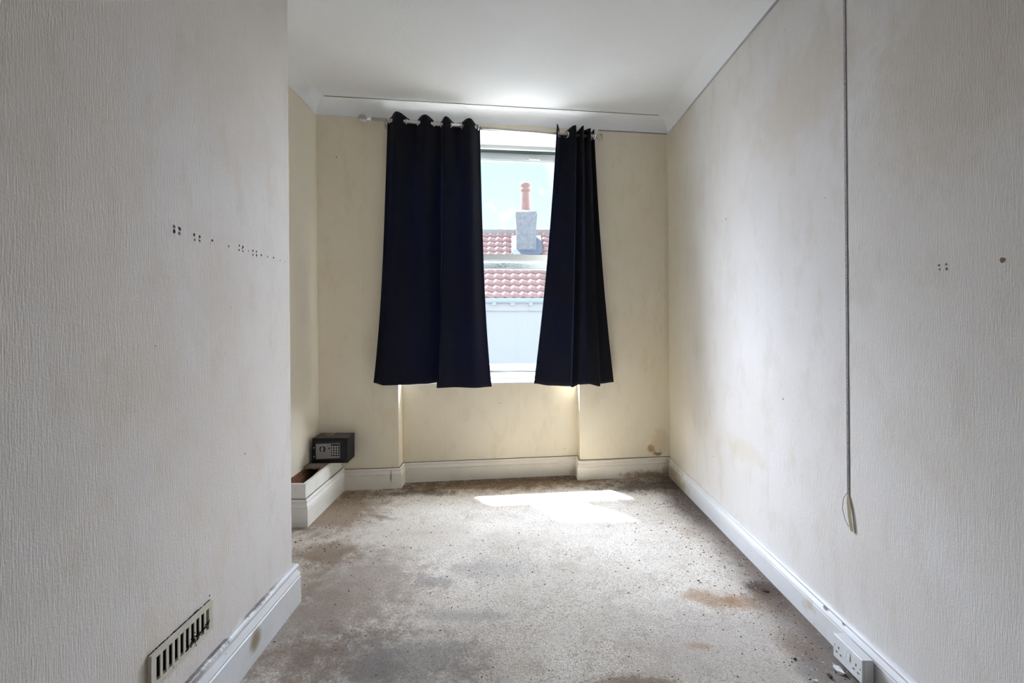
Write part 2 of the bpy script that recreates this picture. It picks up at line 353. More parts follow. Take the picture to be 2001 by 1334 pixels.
def carpet():
    m, t, b, P = base_nodes('carpet')
    wool = noise(t, P, 210, 2, 0.6); tuft = noise(t, P, 75, 3, 0.7); mid = noise(t, P, 8, 6, 0.7); big = noise(t, P, 1.6, 4, 0.6)
    speck = noise(t, mapping(t, P, loc=(3, 7, 1)), 130, 3, 0.75)
    c = mixc(t, ramp(t, big, 0.35, 0.68), (0.73, 0.665, 0.575), (0.87, 0.81, 0.72))
    c = mixc(t, ramp(t, mid, 0.46, 0.72, 0, 0.50), c, (0.46, 0.39, 0.31))
    c = mixc(t, ramp(t, tuft, 0.50, 0.68, 0, 0.55), c, (0.36, 0.31, 0.26))
    c = mixc(t, ramp(t, wool, 0.50, 0.62, 0, 0.60), c, (0.32, 0.275, 0.23))
    c = mixc(t, ramp(t, wool, 0.45, 0.36, 0, 0.60), c, (0.98, 0.94, 0.88))
    c = mixc(t, ramp(t, speck, 0.60, 0.68, 0, 0.85), c, (0.10, 0.08, 0.065))
    rg = mathn(t, 'ADD', mathn(t, 'MULTIPLY', noise(t, P, 12, 6, 0.7), 0.62), mathn(t, 'MULTIPLY', noise(t, P, 85, 4, 0.8), 0.38))
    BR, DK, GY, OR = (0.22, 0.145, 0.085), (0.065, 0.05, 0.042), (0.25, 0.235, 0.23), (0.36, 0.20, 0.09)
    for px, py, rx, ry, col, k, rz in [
        (980, 945, 1.5, 0.21, BR, 0.95, -0.108), (1000, 940, 1.2, 0.10, DK, 0.45, -0.108), (1440, 1270, 0.55, 0.42, (0.33, 0.29, 0.26), 0.42, 0), (590, 1230, 0.30, 0.45, (0.22, 0.18, 0.15), 0.55, 0), (650, 1000, 0.42, 0.45, BR, 0.80, 0), (820, 962, 0.30, 0.10, DK, 0.60, 0),  # broad grey-brown patches dim the near floor through its colour
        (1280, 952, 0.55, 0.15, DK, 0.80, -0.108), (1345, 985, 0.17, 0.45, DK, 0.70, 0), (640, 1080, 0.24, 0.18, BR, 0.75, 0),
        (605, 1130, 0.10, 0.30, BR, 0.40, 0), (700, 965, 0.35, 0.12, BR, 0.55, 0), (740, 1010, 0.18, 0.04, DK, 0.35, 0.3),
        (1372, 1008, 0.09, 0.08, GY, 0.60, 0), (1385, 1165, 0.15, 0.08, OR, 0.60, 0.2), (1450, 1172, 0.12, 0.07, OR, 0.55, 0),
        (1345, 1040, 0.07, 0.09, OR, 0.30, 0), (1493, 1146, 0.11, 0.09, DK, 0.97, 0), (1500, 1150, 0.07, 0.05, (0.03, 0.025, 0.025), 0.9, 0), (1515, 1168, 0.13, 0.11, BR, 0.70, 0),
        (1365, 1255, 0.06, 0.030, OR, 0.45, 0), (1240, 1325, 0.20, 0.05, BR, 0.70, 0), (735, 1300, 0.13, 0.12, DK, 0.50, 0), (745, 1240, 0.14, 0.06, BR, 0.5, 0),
        (690, 1150, 0.42, 0.50, (0.27, 0.215, 0.17), 0.65, 0), (760, 1290, 0.50, 0.22, (0.20, 0.18, 0.17), 0.68, 0), (850, 1135, 0.14, 0.06, GY, 0.50, 0), (960, 1110, 0.30, 0.10, GY, 0.30, 0), (900, 1200, 0.30, 0.05, GY, 0.35, 0),  # first two: broad dirt, deepened to paint in the dimmer left floor
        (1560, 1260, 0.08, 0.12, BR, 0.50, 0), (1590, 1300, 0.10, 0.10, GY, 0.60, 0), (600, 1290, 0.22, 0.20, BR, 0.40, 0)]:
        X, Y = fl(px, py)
        c = stain_tone(t, P, c, rg, (X, Y, 0), (rx, ry, 5), col, k, 0.85, rz)
    # grime gathered along the right skirting board
    sx = t.nodes.new('ShaderNodeSeparateXYZ'); t.links.new(P, sx.inputs[0])
    d = mathn(t, 'ADD', sx.outputs[0], mathn(t, 'MULTIPLY', mathn(t, 'SUBTRACT', rg, 0.5), 0.22))
    c = mixc(t, ramp(t, d, 1.02, 1.28, 0, 0.85), c, (0.13, 0.10, 0.085))
    t.links.new(c, b.inputs['Base Color']); b.inputs['Roughness'].default_value = 0.95; b.inputs['Specular IOR Level'].default_value = 0.1
    add_bump(t, b, mathn(t, 'ADD', wool, tuft), 0.7, 0.005); return m
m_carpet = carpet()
m_tile = simple('terracotta_pantile', (0.24, 0.155, 0.15), 0.9, spec=0.05, var=0.18, nscale=5, bump=0.3, bscale=40, bdist=0.01)
m_pot = simple('terracotta_pot', (0.21, 0.13, 0.115), 0.9, spec=0.0, var=0.2, nscale=9)
m_render = simple('grey_render', (0.17, 0.17, 0.185), 0.95, spec=0.0, var=0.45, nscale=12, bump=0.6, bscale=30, bdist=0.02)
m_lead = simple('lead_flashing', (0.09, 0.10, 0.125), 0.85, spec=0.05, var=0.1)
m_mortar = simple('ridge_mortar', (0.20, 0.19, 0.19), 0.95, var=0.4, nscale=25, spec=0.05)
m_hwall = simple('white_render', (0.28, 0.28, 0.30), 0.9, spec=0.05, var=0.03)
m_gutter = simple('gutter_white', (0.24, 0.265, 0.29), 0.7, spec=0.1, var=0.03)
m_beige = simple('debris_beige', (0.45, 0.33, 0.24), 0.8)
m_bit_d = simple('debris_dark', (0.05, 0.035, 0.025), 0.9)
m_bit_w = simple('debris_white', (0.75, 0.73, 0.70), 0.8)
m_ground = simple('ground_tarmac', (0.05, 0.05, 0.05), 0.9)

# ================================================================== room shell
bm = bmesh.new()                                                   # floor
nx, ny = 24, 44
gv = [[None]*(ny+1) for _ in range(nx+1)]
for i in range(nx+1):
    for j in range(ny+1):
        x = -1.62 + 3.07*i/nx; y = REAR - 0.1 + (4.02 - REAR + 0.1)*j/ny
        gv[i][j] = bm.verts.new((x, y, floorz(x, y)))
for i in range(nx):
    for j in range(ny): bm.faces.new((gv[i][j], gv[i+1][j], gv[i+1][j+1], gv[i][j+1]))
r = bmesh.ops.extrude_face_region(bm, geom=bm.faces[:])
bmesh.ops.translate(bm, verts=[v for v in r['geom'] if isinstance(v, bmesh.types.BMVert)], vec=(0, 0, -0.2))
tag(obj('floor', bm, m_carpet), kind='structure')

bm = bmesh.new()                                                   # ceiling
hexa(bm, [(-1.7, REAR-.2, ceilz(-1.7,0)), (1.55, REAR-.2, ceilz(1.55,0)), (1.55, 4.35, ceilz(1.55,0)), (-1.7, 4.35, ceilz(-1.7,0)),
          (-1.7, REAR-.2, 3.2), (1.55, REAR-.2, 3.2), (1.55, 4.35, 3.2), (-1.7, 4.35, 3.2)])
tag(obj('ceiling', bm, m_ceil), kind='structure')

def dots(bm, items, fn, nrm, mi=1, size=0.004):
    """little dark holes and marks: shallow discs set on the wall, part of its mesh"""
    for it in items:
        c = Vector(fn(it[0], it[1])) + Vector(nrm)*0.0006; s = (it[2] if len(it) > 2 else 1.0)*size
        n = Vector(nrm); a = n.orthogonal().normalized(); b2 = n.cross(a); k0 = random.random()*6
        ring = [bm.verts.new(c + (a*math.cos(k0+q)+b2*math.sin(k0+q))*s*random.uniform(0.7, 1.15)) for q in [2*math.pi*j/9 for j in range(9)]]
        cv = bm.verts.new(c + n*0.0004)
        for j in range(9):
            f = bm.faces.new((ring[j], ring[(j+1) % 9], cv)); f.material_index = it[3] if len(it) > 3 else mi
bm = bmesh.new()                                                   # left wall: chimney breast and alcove
box(bm, -1.75, XB, REAR-.2, YB, -0.15, 3.05, L)
def Bl(px, py):
    # solve for the leaning breast face
    z = 1.2
    for _ in range(4):
        X = Lz(XB, z); Y = X*F/(px-1000); z = CH-(py-HZ)*Y/F
    return (X, Y, z)
def crop(x, y, ox, oy, s): return (ox + x*s, oy + y*s)
holes = [(283,233,1.7),(360,262,1.5),(283,297,1.7),(358,327,1.5),(563,348,1.1),(640,372,1.1),(572,417,1.0),(641,435,.9),(816,425,1.2),
         (1045,506,1.1),(1193,498,1.1),(1243,515,1.2),(1232,540,1.1),(1190,558,1.2),(1243,573,1.0),(1320,570,.8),(1384,568,1.1),(1433,583,1.0),
         (1384,626,1.1),(1433,631,1.2),(1500,632,1.1),(1588,652,1.1),(1672,669,1.1),(1763,705,.7),(1832,724,.6)]
dots(bm, [(*crop(a, b, 300, 410, 0.13993), s, 1 if i % 3 else 2) for i, (a, b, s) in enumerate(holes)], Bl, (1, 0, 0), size=0.0042)
dots(bm, [(450, 600, .6), (303, 676, .5), (478, 886, .9, 2), (440, 690, .5, 2), (409, 1163, .9)], Bl, (1, 0, 0), size=0.004)
tag(obj('wall_left', bm, [m_left, m_hole, m_plug]), kind='structure')
bm = bmesh.new(); box(bm, -1.75, XL, YB, 3.80, -0.15, 3.05, L)
tag(obj('wall_left_alcove', bm, m_left), kind='structure')

bm = bmesh.new()                                                   # window wall
box(bm, -1.80, -0.885, 0, 0.55, -0.15, 3.05, S); box(bm, 0.540, 1.70, 0, 0.55, -0.15, 3.05, S)
box(bm, -0.885, 0.540, 0, 0.55, 2.82, 3.05, S); box(bm, -0.885, 0.540, 0.004, 0.30, 2.80, 2.8201, S, 3); box(bm, -0.885, 0.540, 0.125, 0.55, -0.15, 0.772, S)
dots(bm, [(657, 307, 1.0, 2), (648, 700, .5), (1288, 878, 1.1, 1), (723, 852, .5), (765, 895, .5)], lambda a, b: onback(a, b), (0, -1, 0), size=0.005)
dots(bm, [(976, 788, .9, 2), (1102, 877, 1.2, 2), (880, 895, .6)], lambda a, b: onback(a, b, .125), (0, -1, 0), size=0.005)
tag(obj('wall_back', bm, [m_back, m_hole, m_plug, m_sill]), kind='structure')

bm = bmesh.new()                                                   # right wall
box(bm, XR, 1.6, REAR-.2, 4.3, -0.15, 3.05, L)
def Br(px, py):
    z = 1.2
    for _ in range(4):
        X = Lz(XR, z); Y = X*F/(px-1000); z = CH-(py-HZ)*Y/F
    return (X, Y, z)
dots(bm, [(1418, 428, 1.2), (1410, 432, .8), (1612, 386, .7), (1530, 779, 1.3, 2), (1835, 518, 1.3, 2), (1849, 516, 1.2, 2), (1836, 526, 1.0, 2), (1850, 525, 1.3, 2), (1960, 508, 2.2, 2), (1394, 892, .9), (1384, 938, .9), (1389, 213, .8), (1533, 58, .6)], Br, (-1, 0, 0), size=0.0038)
tag(obj('wall_right', bm, [m_right, m_hole, m_plug]), kind='structure')

bm = bmesh.new()                                                   # rear wall behind the camera
box(bm, -1.2, 1.55, REAR-.15, REAR, -0.15, 3.05)
tag(obj('wall_rear', bm, m_right), kind='structure')

# ---- cove between walls and ceiling
def sweep(bm, path, prof, zf=None, lean=True, closed=False, mi=0, miter_ends=None):
    """path: 2D points with the room on the left-hand side; prof: list of (out, z)"""
    n = len(path); rings = []
    P2 = [Vector(p) for p in path]
    for i, p in enumerate(P2):
        d0 = (p - P2[i-1]).normalized() if i > 0 else (P2[1]-p).normalized()
        d1 = (P2[i+1]-p).normalized() if i < n-1 else d0
        n0 = Vector((-d0.y, d0.x)); n1 = Vector((-d1.y, d1.x)); m_ = (n0+n1); m_ = m_/max(m_.dot(n0), 1e-4)*1.0 if m_.length > 1e-4 else n0
        ring = []
        for (o_, z) in prof:
            q = p + m_*o_; zz = z + (zf(q.x, q.y) if zf else 0)
            ring.append(bm.verts.new((Lz(q.x, zz) if lean else q.x, q.y, zz)))
        rings.append(ring)
    k = len(prof)
    for i in range(n-1):
        for j in range(k):
            f = bm.faces.new((rings[i][j], rings[i+1][j], rings[i+1][(j+1)%k], rings[i][(j+1)%k])); f.material_index = mi
    bm.faces.new(rings[0]); bm.faces.new(rings[-1][::-1])
def yb(x, off=0): return BY + SK*x + off
wall_path = [(XR, REAR), (XR, yb(XR)), (XL, yb(XL)), (XL, YB), (XB, YB), (XB, REAR)]
cw, chh = 0.088, 0.105
cprof = [(-0.01, 0.03), (-0.01, -chh), (0.002, -chh)]
cprof += [(0.002 + (cw)*(1-math.cos(a)), -chh + chh*math.sin(a)) for a in [R(90)*i/20 for i in range(1, 21)]]
cprof += [(cw+0.004, 0.0), (cw+0.004, 0.03)]
bm = bmesh.new()
# the cove drops a little towards the right end of the room
sweep(bm, wall_path, cprof, zf=lambda x, y: ceilz(x, y) - 0.0012)
for k in range(40):                                                # hairline crack where the cove meets the ceiling
    xa_, xb_ = -1.385 + 2.58*k/40, -1.385 + 2.58*(k+1)/40; za_ = ceilz(xa_, 3.6) - .0045
    box(bm, xa_, xb_, .0, .0030, za_, za_+.0035 , lambda x, y, z: (Lz(x, z), yb(x, -cw-.006) + y, z), 1)
tag(obj('trim_1', bm, [m_ceil, m_crack], smooth=False), kind='structure')

# ---- skirting boards
def skprof(h, t=0.024):
    return [(-0.004, 0.0), (t, 0.0), (t, h*0.66), (t-0.004, h*0.675), (t-0.002, h*0.70), (t-0.001, h*0.73), (t-0.007, h*0.80), (t-0.012, h*0.85),
            (t-0.013, h*0.88), (t-0.007, h*0.90), (t-0.006, h*0.95), (t-0.010, h*0.985), (t-0.014, h), (-0.004, h)]
def gap(bm, path, h, mi=1):  # dark strip for the shadow gap above a skirting board
    sweep(bm, path, [(-0.002, h), (0.0035, h), (0.0030, h+0.0035), (-0.002, h+0.003)], zf=floorz, mi=mi)
bm = bmesh.new(); pl = [(XL, 2.93), (XL, YB), (XB, YB), (XB, REAR)]
sweep(bm, pl, skprof(0.180, 0.028), zf=floorz)
tag(obj('baseboard_left', bm, [m_skl, m_shade_dirt]), kind='structure')
pb = [(XR, yb(XR)), (0.540, yb(0.540)), (0.540, yb(0.540, .125)), (-0.885, yb(-0.885, .125)), (-0.885, yb(-0.885)), (-1.296, yb(-1.296))]
bm = bmesh.new(); sweep(bm, pb, skprof(0.152), zf=floorz); gap(bm, pb, 0.152)
tag(obj('baseboard_back', bm, [m_skb, m_shade_dirt]), kind='structure')
bm = bmesh.new(); pr = [(XR, REAR), (XR, yb(XR))]; sweep(bm, pr, skprof(0.138), zf=floorz)
tag(obj('baseboard_right', bm, [m_skr, m_shade_dirt]), kind='structure')

# ================================================================== window
win = empty('window_1', (Lz(-0.17, 0.8), yb(-0.17, .33), 0.80)); tag(win, kind='structure')
wl, wr = -0.885, 0.540
bm = bmesh.new()
box(bm, wl, wr, .105, .36, 0.772, 0.800, S); 
bmesh.ops.bevel(bm, geom=[e for e in bm.edges if all(v.co.y < BY+SK*v.co.x+.12 for v in e.verts)], offset=0.010, segments=3, affect='EDGES')
obj('window_sill', bm, m_sill, win)
bm = bmesh.new()                                                   # outer frame
box(bm, wl, wr, .29, .43, 0.80, 0.852, S); box(bm, wl, wr, .30, .43, 2.772, 2.80, S)
box(bm, wl, wl+.05, .30, .43, 0.852, 2.772, S); box(bm, wr-.05, wr, .30, .43, 0.852, 2.772, S)
obj('outer_frame', bm, m_upvc, win)
bm = bmesh.new(); box(bm, wl+.05, wr-.05, .335, .42, 2.764, 2.772, S); box(bm, wl+.05, wr-.05, .325, .334, 0.852, 0.855, S)  # dark gaps above the upper sash and below the lower, as solid strips
obj('sash_gap_shade', bm, m_sash_gap, win)
def sash(name, off, z0, z1, rb, rt):
    bm = bmesh.new(); a, b_ = wl+.052, wr-.052; st = 0.055
    def rail(x0, x1, q0, q1):
        box(bm, x0, x1, off, off+.04, q0, q1, S)
    rail(a, b_, z0, z0+rb); rail(a, b_, z1-rt, z1); rail(a, a+st, z0+rb, z1-rt); rail(b_-st, b_, z0+rb, z1-rt)
    # glazing bead
    for q0, q1 in ((z0+rb, z0+rb+.010), (z1-rt-.010, z1-rt)): box(bm, a+st, b_-st, off+.008, off+.032, q0, q1, S)
    s = obj(name, bm, m_upvc, win)
    g = bmesh.new(); box(g, a+st-.005, b_-st+.005, off+.019, off+.022, z0+rb+.002, z1-rt-.002, S); obj('glass', g, m_glass, s)
    return s
lo = sash('lower_sash', .325, 0.856, 1.868, 0.054, 0.050)
up = sash('upper_sash', .372, 1.745, 2.762, 0.058, 0.058)
bm = bmesh.new()                                                   # mould specks on the outer meeting rail
for i in range(260):
    x = random.triangular(-0.28, 0.20, -0.08); z = random.uniform(1.752, 1.798); s = random.uniform(.0012, .0035)
    box(bm, x, x+s*1.6, .3705, .3718, z, z+s, S)
obj('mould_speckle', bm, m_shade_dirt, up)['kind'] = 'stuff'
bm = bmesh.new(); X0 = (1036-1000)/F*4.03; X1 = (1058-1000)/F*4.03
for a, b_, q0, q1, o0 in ((X0, X1, 2.710, 2.717, .360), (X0, X0+.006, 2.717, 2.735, .366), (X1-.006, X1, 2.717, 2.735, .366)): box(bm, a, b_, o0, .373, q0, q1, S)
obj('vent_catch', bm, m_socket, up)
bm = bmesh.new(); box(bm, .150, .172, .315, .326, 0.885, 0.900, S); box(bm, .150, .156, .308, .326, .872, .900, S); obj('sash_catch', bm, m_socket, lo)

# ================================================================== curtain pole
def rodp(px):
    """point on the pole's axis for an x in the photo; the pole hangs a little lower on the right"""
    k = (px-1000)/F; Y = (BY - 0.062)/(1 - SK*k); X = k*Y
    u = (X + 1.135)/(1.818); return Vector((X, Y, CH + 1.553 - 0.064*u))
ra, rb_ = rodp(723), rodp(1158); rdir = (rb_-ra).normalized()
pole = empty('curtain_pole', ra); tag(pole, 'brushed silver curtain pole with clear crystal ball ends across the window head', 'curtain pole')
bm = bmesh.new(); tube(bm, [ra, rodp(930)], 0.0135, 16); obj('pole_tube', bm, m_rod, pole)
bm = bmesh.new(); tube(bm, [rodp(925), rb_], 0.0110, 16); obj('pole_tube', bm, m_rod, pole)
def facet_ball(c, r_):
    bm = bmesh.new(); bmesh.ops.create_icosphere(bm, subdivisions=2, radius=r_); bmesh.ops.translate(bm, verts=bm.verts, vec=c); return bm
for end, sgn in ((ra, -1), (rb_, 1)):
    mt = Matrix.Translation(end) @ (rdir*sgn).to_track_quat('Z', 'Y').to_matrix().to_4x4()
    bm = bmesh.new(); lathe(bm, [(0.0115, -0.006), (0.017, -0.006), (0.017, 0.004), (0.011, 0.007), (0.010, 0.012), (0.016, 0.016), (0.018, 0.021), (0.012, 0.024), (0.009, 0.028)], mt)
    fin = obj('finial_collar', bm, m_chrome, pole)
    bm = facet_ball(end + rdir*sgn*0.056, 0.032 if sgn < 0 else 0.028)
    obj('crystal_ball', bm, m_crystal, fin)
def bracket(px):
    c = rodp(px); bm = bmesh.new()
    tube(bm, [c-rdir*.006, c+rdir*.006], 0.019, 16)
    w = Vector((c.x, yb(c.x) - .002, c.z-0.028))
    tube(bm, [c+Vector((0, 0, -.016)), c+Vector((0, .02, -.03)), w], 0.0055, 8)
    lathe(bm, [(0.018, 0), (0.018, .006), (0.012, .009)], Matrix.Translation(w) @ Matrix.Rotation(R(90), 4, 'X'))
    return bm
obj('bracket', bracket(751), m_rod, pole); obj('bracket', bracket(1162 - 8), m_rod, pole)

# ================================================================== curtains
def lerp(a, b, t): return a + (b-a)*t
def crv(nodes, t):
    """smooth interpolation through nodes (x, off) at integer t"""
    n = len(nodes)-1; i = min(int(t), n-1); u = t-i; c = (1-math.cos(math.pi*u))/2
    pass
    return (lerp(nodes[i][0], nodes[i+1][0], u),) + tuple(lerp(nodes[i][k], nodes[i+1][k], c) for k in range(1, len(nodes[0])))
def curtain(name, top, bot, flare, label, grom):
    """top/bot: (photo x, offset from the pole's plane (- = to the room), height of the edge)"""
    root = empty(name, rodp((top[0][0]+top[-1][0])/2)); tag(root, label, 'curtain', 'black eyelet curtains')
    NU, NV = (len(top)-1)*12, 60; bm = bmesh.new(); V = []
    for i in range(NU+1):
        t = i/12; tx, to, tz = crv(top, t); bx, bo, bz = crv(bot, t); col = []
        for j in range(NV+1):
            v = j/NV; w = flare(v)
            px = lerp(tx, bx, w)
            o_ = lerp(to, bo, min(1, v*1.15)**0.8)
            ctr = rodp(px); k = (px-1000)/F
            zt = ctr.z + tz; zb = CH - (bz-HZ)*ctr.y/F
            z = lerp(zt, zb, v)
            if v > 0: o_ += 0.004*math.sin(3.1*v + t*1.7)*v
            col.append(bm.verts.new((k*ctr.y, ctr.y + o_, z)))
        V.append(col)
    for i in range(NU):
        for j in range(NV):
            f = bm.faces.new((V[i][j], V[i+1][j], V[i+1][j+1], V[i][j+1])); f.smooth = True
    c = obj('cloth', bm, m_cloth, root)
    sm = c.modifiers.new('thickness', 'SOLIDIFY'); sm.thickness = 0.0025; sm.offset = 0
    # stitched header and hem bands
    for gx, sg in grom:
        p = rodp(gx); bm = bmesh.new(); ax = (rdir + Vector((0, -0.75*sg, 0))).normalized()
        torus(bm, p + Vector((0, 0, -0.004)), ax, 0.0225, 0.0048)
        obj('eyelet', bm, m_chrome, root)
    return root
hi, lo_ = 0.050, 0.026
curtain('curtain',
    [(755, .030, .012), (777, -.038, hi+.006), (806, .036, lo_-.002), (832, -.038, hi), (856, .032, lo_-.008), (872, -.036, hi), (891, .032, lo_-.004), (918, -.038, hi), (937, .018, .004)],
    [(729, .004, 748), (752, -.018, 752), (790, .012, 752), (826, .000, 750), (864, .030, 747), (855, -.050, 756), (888, -.030, 755.5), (928, -.050, 756), (960.5, -.006, 755)],
    lambda v: 0.55*v + 0.45*v**4,
    'wide black eyelet curtain drawn open at the left side of the window',
    [(763, 1), (792, -1), (818, 1), (846, -1), (863, 1), (879, -1), (904, 1), (932, -1)])
curtain('curtain',
    [(1087, -.036, .062), (1097, .034, .018), (1123, -.040, .062), (1127, .020, .040), (1138, -.040, .064), (1141, .010, .050), (1152, -.030, .052), (1155, .020, .040), (1160, -.016, .054)],
    [(1043, .010, 749.5), (1073, -.028, 752), (1112, -.046, 753), (1118, .014, 757), (1130, -.034, 750), (1150, -.004, 750), (1170, -.036, 753.5), (1174, .020, 750), (1199, .006, 746.5)],
    lambda v: 0.62*v + 0.38*v**2.2,
    'narrow black eyelet curtain bunched at the right side of the window',
    [(1092, 1), (1107, -1), (1125, 1), (1133, -1), (1140, 1), (1147, -1), (1153, 1), (1158, -1)])

# ================================================================== beaded trim
def gem_strip(name, pts, nrm, width, label, extra=None):
    """a silver bead trim: tape with two rows of small faceted stones"""
    root = empty(name, pts[-1]); tag(root, label, 'bead trim')
    tb = bmesh.new(); gb = bmesh.new(); n = Vector(nrm)
    for a, b_ in zip(pts[:-1], pts[1:]):
        a, b_ = Vector(a), Vector(b_); d = (b_-a).normalized(); s = d.cross(n).normalized()*width/2
        hexa(tb, [a-s+n*.0005, b_-s+n*.0005, b_-s+n*.002, a-s+n*.002, a+s+n*.0005, b_+s+n*.0005, b_+s+n*.002, a+s+n*.002])
        L_ = (b_-a).length; step = width*0.52; k = int(L_/step)
        for i in range(k):
            for sg in (-.5, .5):
                c = a + d*(i+.5)*L_/k + s*sg*1.0 + n*.002; h = step*.46
                q = [gb.verts.new(c + d*dx*h + s.normalized()*sx*h) for dx, sx in ((1, 0), (0, 1), (-1, 0), (0, -1))]
                ap = gb.verts.new(c + n*h*.9 + d*h*random.uniform(-.25, .25))
                for j in range(4): gb.faces.new((q[j], q[(j+1) % 4], ap))
    obj('backing_tape', tb, m_tape2, root); g = obj('bead', gb, m_gem, root); g['kind'] = 'stuff'
    return root
m_gem = simple('silver_bead', (0.85, 0.85, 0.92), 0.10, 0.85, var=0.15, nscale=200)
m_tape2 = simple('grey_tape', (0.22, 0.20, 0.21), 0.6)
def cove_z(x, y): return ceilz(x, y) - 0.0012 - chh - 0.004
cz1 = cove_z(XR, 3); 
gem_strip('bead_trim', [(Lz(XR, cz1)-.001, 0.9, cz1), (Lz(XR, cz1)-.001, yb(XR)-.004, cz1)], (-1, 0, 0), 0.013, 'thin silver bead trim stuck along the cove above the right wall')
xa = rodp(1172).x; za = cove_z(.8, 3.8)
gem_strip('bead_trim', [(xa, yb(xa)-.001, cove_z(xa, 3.8)), (Lz(XR, cz1)-.003, yb(XR)-.001, cz1)], (0, -1, 0), 0.011, 'short silver bead trim under the cove right of the crystal pole end')
cy = XR*F/655.5
vt = gem_strip('bead_trim', [(Lz(XR, cz1)-.001, cy, cz1-.008), (Lz(XR, .62)-.001, cy, .617)], (-1, 0, 0), 0.0115, 'long silver bead strip hanging down the right wall')
bm = bmesh.new(); P0 = Vector((Lz(XR, .6)-.003, cy, .620))
def strip(bm, pts, wv, mi=0):
    vs_ = [(bm.verts.new(Vector(p)-Vector(wv)*k), bm.verts.new(Vector(p)+Vector(wv)*k)) for p, k in pts]
    for a, b_ in zip(vs_[:-1], vs_[1:]):
        bm.faces.new((a[0], a[1], b_[1], b_[0]))
strip(bm, [(P0, .3), (P0+Vector((-.004, -.006, -.04)), 1), (P0+Vector((-.006, -.016, -.09)), 1), (P0+Vector((-.004, -.022, -.132)), 1), (P0+Vector((-.004, -.026, -.142)), .8)], (0, .0085, 0))
o = obj('peeling_tape', bm, m_tape, vt); sm = o.modifiers.new('t', 'SOLIDIFY'); sm.thickness = .0008
bm = bmesh.new(); tube(bm, [P0, P0+Vector((-.006, .016, -.03)), P0+Vector((-.008, .020, -.07)), P0+Vector((-.006, .008, -.11)), P0+Vector((-.003, -.008, -.132))], .0011, 6)
obj('loose_thread', bm, m_wire, vt)

# ================================================================== double socket
sy0, sy1 = 1.64, 1.788; sxf = 1.232; szc = CH - (1257.5-HZ)*sy1/F
sz0, sz1 = szc-.043, szc+.043
sk = empty('double_socket', (1.272, (sy0+sy1)/2, sz0)); tag(sk, 'white double plug socket on a surface box on the right skirting board', 'socket')
bm = bmesh.new(); box(bm, sxf+.008, 1.2735, sy0+.001, sy1-.001, sz0+.001, sz1-.001); bevel(bm, .0015); obj('back_box', bm, m_socket, sk)
bm = bmesh.new(); box(bm, sxf, sxf+.008, sy0, sy1, sz0, sz1); bevel(bm, .0025, 3); face = obj('face_plate', bm, m_socket, sk)
for cyy in (sy1-.030, sy0+.030):
    for dy, dz, w, h in ((0, .013, .0042, .010), (-.011, -.008, .010, .0045), (.011, -.008, .010, .0045)):
        bm = bmesh.new(); box(bm, sxf-.0004, sxf+.0006, cyy+dy-w/2, cyy+dy+w/2, szc+dz-h/2-.008, szc+dz+h/2-.008); obj('pin_slot', bm, m_black, face)
for cyy in ((sy0+sy1)/2+.0085, (sy0+sy1)/2-.0085):
    bm = bmesh.new(); hexa(bm, [(sxf-.0035, cyy-.0075, szc-.002), (sxf+.001, cyy-.0075, szc-.002), (sxf+.001, cyy+.0075, szc-.002), (sxf-.0035, cyy+.0075, szc-.002),
                                (sxf-.0008, cyy-.0075, szc+.026), (sxf+.001, cyy-.0075, szc+.026), (sxf+.001, cyy+.0075, szc+.026), (sxf-.0008, cyy+.0075, szc+.026)])
    obj('rocker_switch', bm, m_socket, sk)
for cyy in (sy1-.009, sy0+.009):
    bm = bmesh.new(); lathe(bm, [(.003, -.0005), (.003, .001)], Matrix.Translation((sxf, cyy, szc+.004)) @ Matrix.Rotation(R(-90), 4, 'Y'), 10); obj('screw', bm, m_chrome, face)

# ================================================================== air grille
gy0, gy1, gz0, gz1 = 1.272, 1.532, 0.268, 0.362
gr = empty('air_grille', (XB, (gy0+gy1)/2, gz0)); tag(gr, 'dirty cream slotted air grille low on the chimney breast', 'air vent')
gx = Lz(XB, .3)
bm = bmesh.new()
box(bm, gx-.001, gx+.012, gy0, gy1, gz1-.015, gz1); box(bm, gx-.001, gx+.012, gy0, gy1, gz0, gz0+.012)
ns = 10; pitch = (gy1-gy0-.028)/ns
edges = [gy0, gy0+.020] 
for i in range(ns+1):
    a = gy0 if i == 0 else gy0+.014+i*pitch-.0046; b_ = gy1 if i == ns else gy0+.014+i*pitch+.0046
    if i == 0: b_ = gy0+.018
    if i == ns: a = gy1-.018
    box(bm, gx+.0085 if 0 < i < ns else gx-.001, gx+.0115, a, b_, gz0+.012, gz1-.015)
obj('grille_face', bm, m_grille, gr)
bm = bmesh.new(); box(bm, gx+.0005, gx+.002, gy0+.012, gy1-.012, gz0+.012, gz1-.012); obj('duct_shade_plate', bm, m_soot_shade, gr)  # flat near-black plate painting the dark hollow behind the slots
bm = bmesh.new()
for i in range(130):
    t = random.random(); y = lerp(1.405, 1.515, t); z = gz0 + .016 + .018*t + random.gauss(0, .003 + .006*max(0, 1-abs(t-.35)*4)); s = random.uniform(.001, .0038)
    bmesh.ops.create_icosphere(bm, subdivisions=1, radius=s, matrix=Matrix.Translation((gx+.012, y, z)) @ Matrix.Diagonal((.35, 1, .8, 1)))
obj('soot_clump', bm, m_soot_shade, gr)['kind'] = 'stuff'
bm = bmesh.new()
for i in range(150):
    y = random.uniform(gy0+.002, gy1); z = gz1 + abs(random.gauss(0, .0016)); s = random.uniform(.0008, .0022)
    bmesh.ops.create_icosphere(bm, subdivisions=1, radius=s, matrix=Matrix.Translation((gx+.002, y, z)) @ Matrix.Diagonal((.6, 2.6, .8, 1)))
obj('torn_edge', bm, m_soot_shade, gr)['kind'] = 'stuff'

